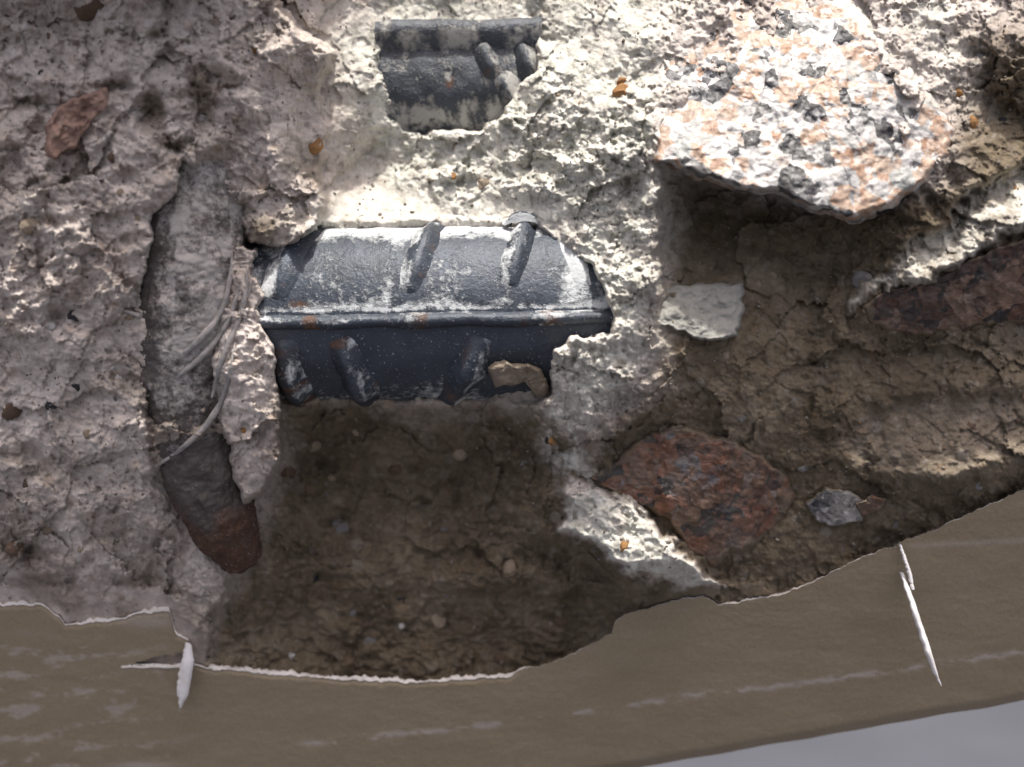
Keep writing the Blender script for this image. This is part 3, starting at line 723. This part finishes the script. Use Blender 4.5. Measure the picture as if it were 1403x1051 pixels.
# ------------------------------------------------------------------ reinforcing bars
def sweep_tube(pts, rad, nseg=64, nlong=260, nz=1.2, seed=3, closed=True):
    """pts: list of (px,py,h); tube in true space, rad in px at the reference plane; returns mesh, u, theta"""
    p = np.array([P(*q) for q in pts]); n = len(p)
    d = np.r_[0, np.cumsum(np.linalg.norm(p[1:] - p[:-1], axis=1))]
    u = np.linspace(0, d[-1], nlong)
    # Catmull-like smoothing through dense linear interpolation and box filter
    c = np.stack([np.interp(u, d, p[:, k]) for k in range(3)], -1)
    if n > 2:
        w = max(3, nlong // (n * 2))
        ker = np.ones(w) / w
        pad = np.r_[np.repeat(c[:1], w, 0) + (np.arange(-w, 0)[:, None]) * (c[1] - c[0]), c, np.repeat(c[-1:], w, 0) + (np.arange(1, w + 1)[:, None]) * (c[-1] - c[-2])]
        c = np.stack([np.convolve(pad[:, k], ker, 'same') for k in range(3)], -1)[w:-w]
    T = np.gradient(c, axis=0); T /= np.linalg.norm(T, axis=1)[:, None]
    front = np.array([0, -1., 0]); B = front - (T @ front)[:, None] * T; B /= np.linalg.norm(B, axis=1)[:, None]
    N = np.cross(T, B)
    th = np.linspace(0, 2 * np.pi, nseg, endpoint=False)
    U, TH = np.meshgrid(u / S, th, indexing='ij')
    Rr = np.broadcast_to(np.interp(u / d[-1], np.linspace(0, 1, len(rad)), rad)[:, None] if hasattr(rad, '__len__') else np.full((nlong, 1), rad), U.shape).copy()
    Rr = Rr + nz * fbm(U, TH * 60, 30, 4, seed) + (.45 * nz * fbm(U, TH * 60, 8, 3, seed + 2) if nz > 3 else 0)
    V = c[:, None, :] + (B[:, None, :] * np.cos(TH)[..., None] + N[:, None, :] * np.sin(TH)[..., None]) * Rr[..., None] * S
    return V, U, TH, c, B, N, T

def bar_body(name, pts, rad, mat, parent, dustf, rustf, **k):
    V, U, TH, c, B, N, T = sweep_tube(pts, rad, **k)
    nl, ns = U.shape
    caps = np.r_[V.reshape(-1, 3), c[:1], c[-1:]]
    F = grid_faces(nl, ns, True)
    i = np.arange(ns); j = (i + 1) % ns
    tri0 = np.stack([i * 0 + nl * ns, j, i, i * 0 + nl * ns], -1)
    me = mesh_np(name, caps, F)
    add_attr(me, 'dust', np.r_[dustf(U, TH).ravel(), 0, 0]); add_attr(me, 'rust', np.r_[rustf(U, TH).ravel(), 0, 0])
    return link(name, me, mat, parent)

def rib(name, path, wid, hei, mat, parent, dust=.3, rust=.2, seed=1, taper=True, nz=.9, spots=(), LEFTSIDE=True):
    """a raised rib: path of 3D points (on the bar) with outward normals"""
    p = np.array([q[0] for q in path]); nrm = np.array([q[1] for q in path])
    n = len(p); T = np.gradient(p, axis=0); T /= np.linalg.norm(T, axis=1)[:, None] + 1e-12
    Sd = np.cross(T, nrm); Sd /= np.linalg.norm(Sd, axis=1)[:, None] + 1e-12
    prof = [(-1.15, -.35), (-.95, .15), (-.62, .8), (-.3, 1.0), (.3, 1.0), (.62, .8), (.95, .15), (1.15, -.35)] if not taper else [(-1.9, -.25), (-1.55, .02), (-1.0, .40), (-.5, .88), (0, 1.0), (.5, .8), (.9, .25), (1.25, .02), (1.5, -.25)]
    s = np.linspace(0, 1, n); tp = np.sin(np.pi * np.clip(s, .0, 1)) ** .7 if taper else np.ones(n)
    V = np.zeros((n, len(prof), 3)); A = np.arange(n)[:, None] * 1.7 + np.zeros((1, len(prof)))
    for k, (a, b) in enumerate(prof):
        jit = 1 + nz * (.30 * perlin(np.arange(n) / 13.0, np.full(n, 2.2 + k * .12), seed) + .10 * RV[(np.arange(n) * 7 + k * 13 + seed) % 4096] - .05)
        V[:, k] = p + Sd * (a * wid * (.55 + .45 * tp) * jit)[:, None] * S + nrm * ((b if b > 0 else b) * hei * (tp if b > 0 else 1) * jit)[:, None] * S
    me = mesh_np(name, V.reshape(-1, 3), grid_faces(n, len(prof)))
    kk = np.arange(len(prof))[None] + 0 * A
    dd = dust + .45 * fbm(A, kk * 5., 17, 3, seed) + (.5 if taper else .25) * ((kk <= 3) if LEFTSIDE else (kk >= 5))
    add_attr(me, 'dust', np.clip(dd, 0, 1).ravel())
    rs = rust + .25 * fbm(A, A * 0 + 3.1, 14, 3, seed)
    for q in spots: rs = rs + .3 * np.exp(-((A / 1.7 / n - q) / .03) ** 2)
    add_attr(me, 'rust', np.clip(rs, 0, 1).ravel())
    return link(name, me, mat, parent)

# ---- middle bar
mid_bar = empty('rebar', P(595, 440, 25))
setp(mid_bar, 'thick horizontal ribbed steel bar with blue grey dusty surface in the middle', 'steel bar', 'reinforcing bars in the concrete')
AX = [(300, 437, 40), (868, 428, 40)]
RB = 118.0
def mdust(U, TH):   # TH 0 faces the camera, pi/2 or 3pi/2 = up
    up = np.cos(TH) * 0 + np.sin(TH) * UPS
    d = .23 + .75 * sstep(.66, .97, up) + .50 * np.exp(-((up - .0) / .07) ** 2) + .28 * sstep(430, 600, U)
    for cx_ in (102, 265, 410, 490):
        d += .42 * np.exp(-((U - cx_ + 20 - 24 * (up - .5)) / 13) ** 2) * (up > .05)
    return np.clip(d + .30 * fbm(U, TH * 118, 70, 5, 301, .6) - .45 * (up < -.02) + .75 * sstep(-.55, -.95, up), 0, 1)
def mrust(U, TH):
    up = np.sin(TH) * UPS
    return np.clip(.05 + .5 * np.exp(-((U - 140) / 30) ** 2 - ((up - .05) / .10) ** 2) + .10 * sstep(.0, -.15, up) + .12 * fbm(U, TH * 118, 40, 3, 304), 0, 1)
_, _, _, c0, B0, N0, T0 = sweep_tube(AX, RB, nlong=20)
UPS = 1.0 if N0[0][2] > 0 else -1.0
bar_body('bar', AX, RB, M_steel, mid_bar, mdust, mrust, nseg=160, nlong=420, nz=.5, seed=302)
def on_bar(c, B, N, ups, rad, x_px, ang, S_=S):
    """point on a straight bar: x in px along the picture, ang measured from the camera side towards up"""
    a = np.array(c[0]); b = np.array(c[-1]); L = np.linalg.norm(b - a)
    dirv = (b - a) / L
    n = B[0] * math.cos(ang) + N[0] * math.sin(ang) * ups
    # solve for the u whose picture x equals x_px
    xm = (x_px - CX) * S * (DP - 25 - rad * .8 * math.cos(ang)) / DP
    u = (xm - a[0]) / dirv[0]
    return a + dirv * u + n * rad * S, n
def mid_rib(pts, w, hgt, dust, rust, seed, nm='rib'):
    ang = np.linspace(pts[0][1], pts[-1][1], 46)
    xs = np.interp(ang, sorted(q[1] for q in pts), [q[0] for q in sorted(pts, key=lambda q: q[1])])
    path = [on_bar(c0, B0, N0, UPS, RB, x, a) for x, a in zip(xs, ang)]
    return rib(nm, path, w, hgt, M_steel, mid_bar, dust, rust, seed)
mid_rib([(388, .12), (412, .8), (445, 1.5)], 17, 12, .12, .12, 311)
mid_rib([(566, .16), (584, .7), (606, 1.45)], 13, 13, .10, .25, 312)
mid_rib([(700, .22), (716, .8), (728, 1.45)], 12, 14, .08, .22, 313)
mid_rib([(800, .2), (782, .7), (766, 1.2)], 9, 5, .75, .0, 314)
mid_rib([(470, -.30), (490, -.75), (505, -1.3)], 15, 20, .0, .35, 315)
mid_rib([(660, -.30), (636, -.75), (610, -1.3)], 15, 20, .0, .35, 316)
mid_rib([(395, -.30), (402, -.75), (420, -1.3)], 15, 18, .0, .4, 317)
path = [on_bar(c0, B0, N0, UPS, RB, x, -.12) for x in np.linspace(310, 860, 120)]
rib('longitudinal_rib', path, 9, 12, M_steel, mid_bar, .12, .22, 318, taper=False, nz=.7, spots=(.22, .50, .80))
# the loop of torn steel lying on the right rib
pth = []
for a in np.linspace(-.2, 3.5, 40):
    pth.append((np.array(P(716 + 20 * math.cos(a), 306 - 9 * math.sin(a) - 2, 96 + 12 * math.sin(a))), np.array([0, -.8, .6])))
rib('burr', pth, 5, 7, M_steel, mid_bar, .35, .1, 331)

# ---- upper bar
UPSIDE = False
up_bar = empty('rebar', P(630, 120, -20))
setp(up_bar, 'short stub of dark steel bar with a flange edge, recessed near the top', 'steel bar', 'reinforcing bars in the concrete')
AX2 = [(490, 132, -42), (770, 126, -42)]
RB2 = 92.0
_, _, _, c2, B2, N2, T2 = sweep_tube(AX2, RB2, nlong=20)
UP2 = 1.0 if N2[0][2] > 0 else -1.0
bar_body('bar', AX2, RB2, M_steel3, up_bar, lambda U, TH: np.clip(.16 + .35 * sstep(.6, .95, np.sin(TH) * UP2) + .5 * sstep(170, 260, U) + .4 * sstep(-.2, -.6, np.sin(TH) * UP2) + .5 * fbm(U, TH * 80, 30, 5, 341, .65) + .04, 0, 1),
         lambda U, TH: .05 + .55 * np.exp(-((U - 136) / 11) ** 2 - ((TH - .1) / .16) ** 2), nseg=120, nlong=240, nz=1.5, seed=342)
def on_bar2(x_px, ang):
    n = B2[0] * math.cos(ang) + N2[0] * math.sin(ang) * UP2
    a = c2[0]; b = c2[-1]; d = (b - a) / np.linalg.norm(b - a)
    xm = (x_px - CX) * S * (DP - 60) / DP
    return a + d * ((xm - a[0]) / d[0]) + n * RB2 * S, n
rib('longitudinal_rib', [on_bar2(x, .60) for x in np.linspace(514, 744, 90)], 21, 24, M_steel3, up_bar, .30, .05, 351, taper=False, nz=.3, LEFTSIDE=UPSIDE)
rib('rib', [on_bar2(660 - 34 * (a - .4), a) for a in np.linspace(.48, -.1, 30)], 11, 15, M_steel3, up_bar, .1, .25, 352)
rib('rib', [on_bar2(712 - 34 * (a - .4), a) for a in np.linspace(.48, -.25, 30)], 11, 15, M_steel3, up_bar, .1, .1, 353)
rib('rib', [on_bar2(655 - 60 * (a - .4), a) for a in np.linspace(-.05, -.6, 30)], 13, 12, M_steel3, up_bar, .35, .1, 354)

# ---- left bar
left_bar = empty('rebar', P(265, 500, 120))
setp(left_bar, 'rusty upright bar sunk in the left mortar, its lower end brown', 'steel bar', 'reinforcing bars in the concrete')
AX3 = [(285, 180, 135), (273, 250, 142), (264, 330, 146), (262, 420, 140), (258, 510, 122), (262, 590, 102), (285, 670, 82), (312, 728, 62), (334, 768, 44)]
bar_body('bar', AX3, [56, 58, 60, 62, 62, 60, 56, 50, 46, 43, 26], M_steel2, left_bar,
         lambda U, TH: np.clip(.10 + .62 * sstep(480, 330, U) * sstep(-.75, .1, np.sin(TH) * SG3) + .2 * sstep(400, 520, U) * sstep(620, 560, U) + .32 * fbm(U, TH * 60, 45, 4, 361), 0, 1),
         lambda U, TH: np.clip(.15 + .35 * sstep(500, 620, U) + .18 * sstep(-.2, -.8, np.sin(TH) * SG3), 0, 1), nseg=100, nlong=320, nz=2.2, seed=362) if False else None
_, _, _, c3, B3, N3, T3 = sweep_tube(AX3, 60, nlong=40)
SG3 = 1.0 if N3[10][0] > 0 else -1.0
bar_body('bar', AX3, [56, 58, 60, 62, 62, 60, 56, 50, 46, 43, 26], M_steel2, left_bar,
         lambda U, TH: np.clip(.08 + .62 * sstep(430, 300, U) * sstep(-.75, .1, np.sin(TH) * SG3) + .32 * fbm(U, TH * 60, 45, 4, 361), 0, 1),
         lambda U, TH: np.clip(.12 + .55 * sstep(400, 540, U) + .18 * sstep(-.2, -.8, np.sin(TH) * SG3), 0, 1), nseg=130, nlong=420, nz=3.4, seed=362)
# rounded lower end
bm = bmesh.new(); bmesh.ops.create_icosphere(bm, subdivisions=4, radius=1)
for v in bm.verts:
    v.co += v.normal * (.06 * math.sin(v.co.x * 9) * math.sin(v.co.z * 7 + 1))
me = bpy.data.meshes.new('bar_end'); bm.to_mesh(me); bm.free()
add_attr(me, 'dust', np.zeros(len(me.vertices))); add_attr(me, 'rust', np.full(len(me.vertices), .5))
o = link('bar_end', me, M_steel2, left_bar); o.location = P(326, 752, 48); o.scale = (30 * S, 30 * S, 32 * S)

# ------------------------------------------------------------------ tie wires
def wire(pts, r, label):
    q = np.array(pts); u_ = np.linspace(0, len(pts) - 1, 40)
    xs = np.interp(u_, range(len(pts)), q[:, 0]); ys = np.interp(u_, range(len(pts)), q[:, 1]); ker = np.ones(9) / 9
    xa = np.interp(ys, [a_[1] for a_ in AX3], [a_[0] for a_ in AX3]); ha = np.interp(ys, [a_[1] for a_ in AX3], [a_[2] for a_ in AX3])
    hb = np.where(np.abs(xs - xa) < 60, ha + np.sqrt(np.maximum(0, 3600 - (xs - xa) ** 2)), -999)
    hs = np.maximum(hb, [hat(a_, b_) for a_, b_ in zip(xs, ys)])
    hs = np.convolve(np.pad(hs, 4, 'edge'), ker, 'valid') + r * .25
    xs = np.convolve(np.pad(xs, 4, 'reflect', reflect_type='odd'), ker, 'valid'); ys = np.convolve(np.pad(ys, 4, 'reflect', reflect_type='odd'), ker, 'valid')
    pts = list(zip(xs, ys, hs)); r = [r * k for k in (.25, .65, .85, .8, .9, .75, .8, .6, .2)]
    V, U, TH, *_ = sweep_tube(pts, r, nseg=10, nlong=160, nz=1.1, seed=len(label))
    nl, ns = U.shape
    o = link('tie_wire', mesh_np('tie_wire', V.reshape(-1, 3), grid_faces(nl, ns, True)), M_wire)
    setp(o, label, 'wire', 'thin wires beside the left bar')
wire([(196, 528, 178), (225, 505, 190), (258, 480, 196), (290, 450, 200), (308, 420, 196), (316, 380, 192), (318, 345, 185)], 4.5, 'thin grey wire curving over the upright bar, uppermost of the strands')
wire([(198, 545, 170), (235, 522, 186), (272, 495, 193), (300, 462, 198), (320, 425, 196), (330, 385, 194)], 4.0, 'thin grey wire just below the uppermost strand on the upright bar')
wire([(290, 545, 165), (298, 515, 180), (308, 480, 190), (326, 445, 194), (336, 410, 195), (338, 370, 194)], 4.0, 'thin grey wire standing nearly upright on the pale mortar chunk')
wire([(212, 640, 135), (245, 618, 158), (278, 590, 166), (302, 555, 172), (316, 515, 180), (322, 470, 190)], 4.0, 'lowest thin grey wire crossing the rusty part of the upright bar')
wire([(340, 405, 194), (344, 380, 194), (349, 350, 190), (352, 335, 180)], 4.0, 'short grey wire at the left end of the thick horizontal bar')
wire([(168, 425, 204), (190, 432, 209), (215, 448, 204), (240, 455, 202), (262, 448, 204)], 4.0, 'short dull wire bending across the mortar left of the upright bar')

# ------------------------------------------------------------------ pale stone chip under the middle bar
co = bpy.data.objects.new('stone_chip', stone_mesh('stone_chip', [(668, 505), (690, 494), (715, 496), (738, 505), (752, 525), (750, 545), (735, 542), (728, 522), (705, 528), (680, 530)],
                          [(668, 510, 150), (740, 500, 156), (700, 530, 138)], drop=30, rings=30, segs=110, fac=5, seed=371, facs=30, edge=.3))
COL.objects.link(co); co.data.materials.append(mat_plain('buff stone', (.18, .145, .105), (.26, .215, .165), 150, .85))
co.data.polygons.foreach_set('use_smooth', np.ones(len(co.data.polygons), bool))
setp(co, 'curved buff stone chip wedged under the right part of the horizontal bar', 'stone')

# ------------------------------------------------------------------ torn strips of paint
def flake(outline_l, outline_r, hs, label, curl=3.0, thick=1.6):
    n = 40
    l = np.array(outline_l, float); r = np.array(outline_r, float)
    s = np.linspace(0, 1, n)
    def itp(a): 
        q = np.linspace(0, 1, len(a)); return np.stack([np.interp(s, q, a[:, 0]), np.interp(s, q, a[:, 1])], -1)
    L = itp(l); Rr = itp(r); hh = np.interp(s, np.linspace(0, 1, len(hs)), hs)
    L[1:-1, 0] += 1.9 * perlin(np.arange(1, n - 1) / 2.2, np.zeros(n - 2) + 5, 14); Rr[1:-1, 0] += .6 * perlin(np.arange(1, n - 1) / 3., np.zeros(n - 2) + 8, 15)
    rows = []
    for k, (a, dh) in enumerate([(0, 0), (.33, curl), (.66, curl), (1, 0), (1, -thick), (.66, curl - thick), (.33, curl - thick), (0, -thick)]):
        q = L * (1 - a) + Rr * a
        rows.append(Pn(q[:, 0], q[:, 1], hh + dh))
    V = np.stack(rows, 1)
    o = link('paint_flake', mesh_np('paint_flake', V.reshape(-1, 3), grid_faces(n, 8, True)), M_film)
    setp(o, label, 'paint flake', 'torn paint strips on the beige face')
def hp1(x, y): return float(hpaint(x, y))
flake([(254, 880), (250, 900), (245, 920), (242, 945), (246, 970)], [(262, 882), (266, 905), (262, 930), (258, 952), (248, 970)],
      [hp1(256, 880) + 6, hp1(255, 905) + 16, hp1(250, 940) + 22, hp1(247, 970) + 24], 'wide pale strip of torn paint hanging below the rim at lower left')
flake([(1232, 783), (1242, 815), (1253, 850), (1264, 885), (1277, 920), (1289, 940)], [(1238, 785), (1250, 815), (1262, 850), (1274, 885), (1284, 920), (1290, 940)],
      [hp1(1235, 783) + 6, hp1(1250, 830) + 46, hp1(1265, 880) + 66, hp1(1289, 940) + 70], 'long thin white sliver of paint curling off the beige face at right', curl=4)
flake([(1231, 746), (1237, 765), (1243, 785), (1249, 808)], [(1235, 746), (1242, 765), (1249, 785), (1253, 808)],
      [hp1(1233, 746) + 4, hp1(1243, 785) + 18, hp1(1251, 808) + 24], 'short white sliver of paint just above the long one at right', curl=2)

bpy.context.view_layer.update()
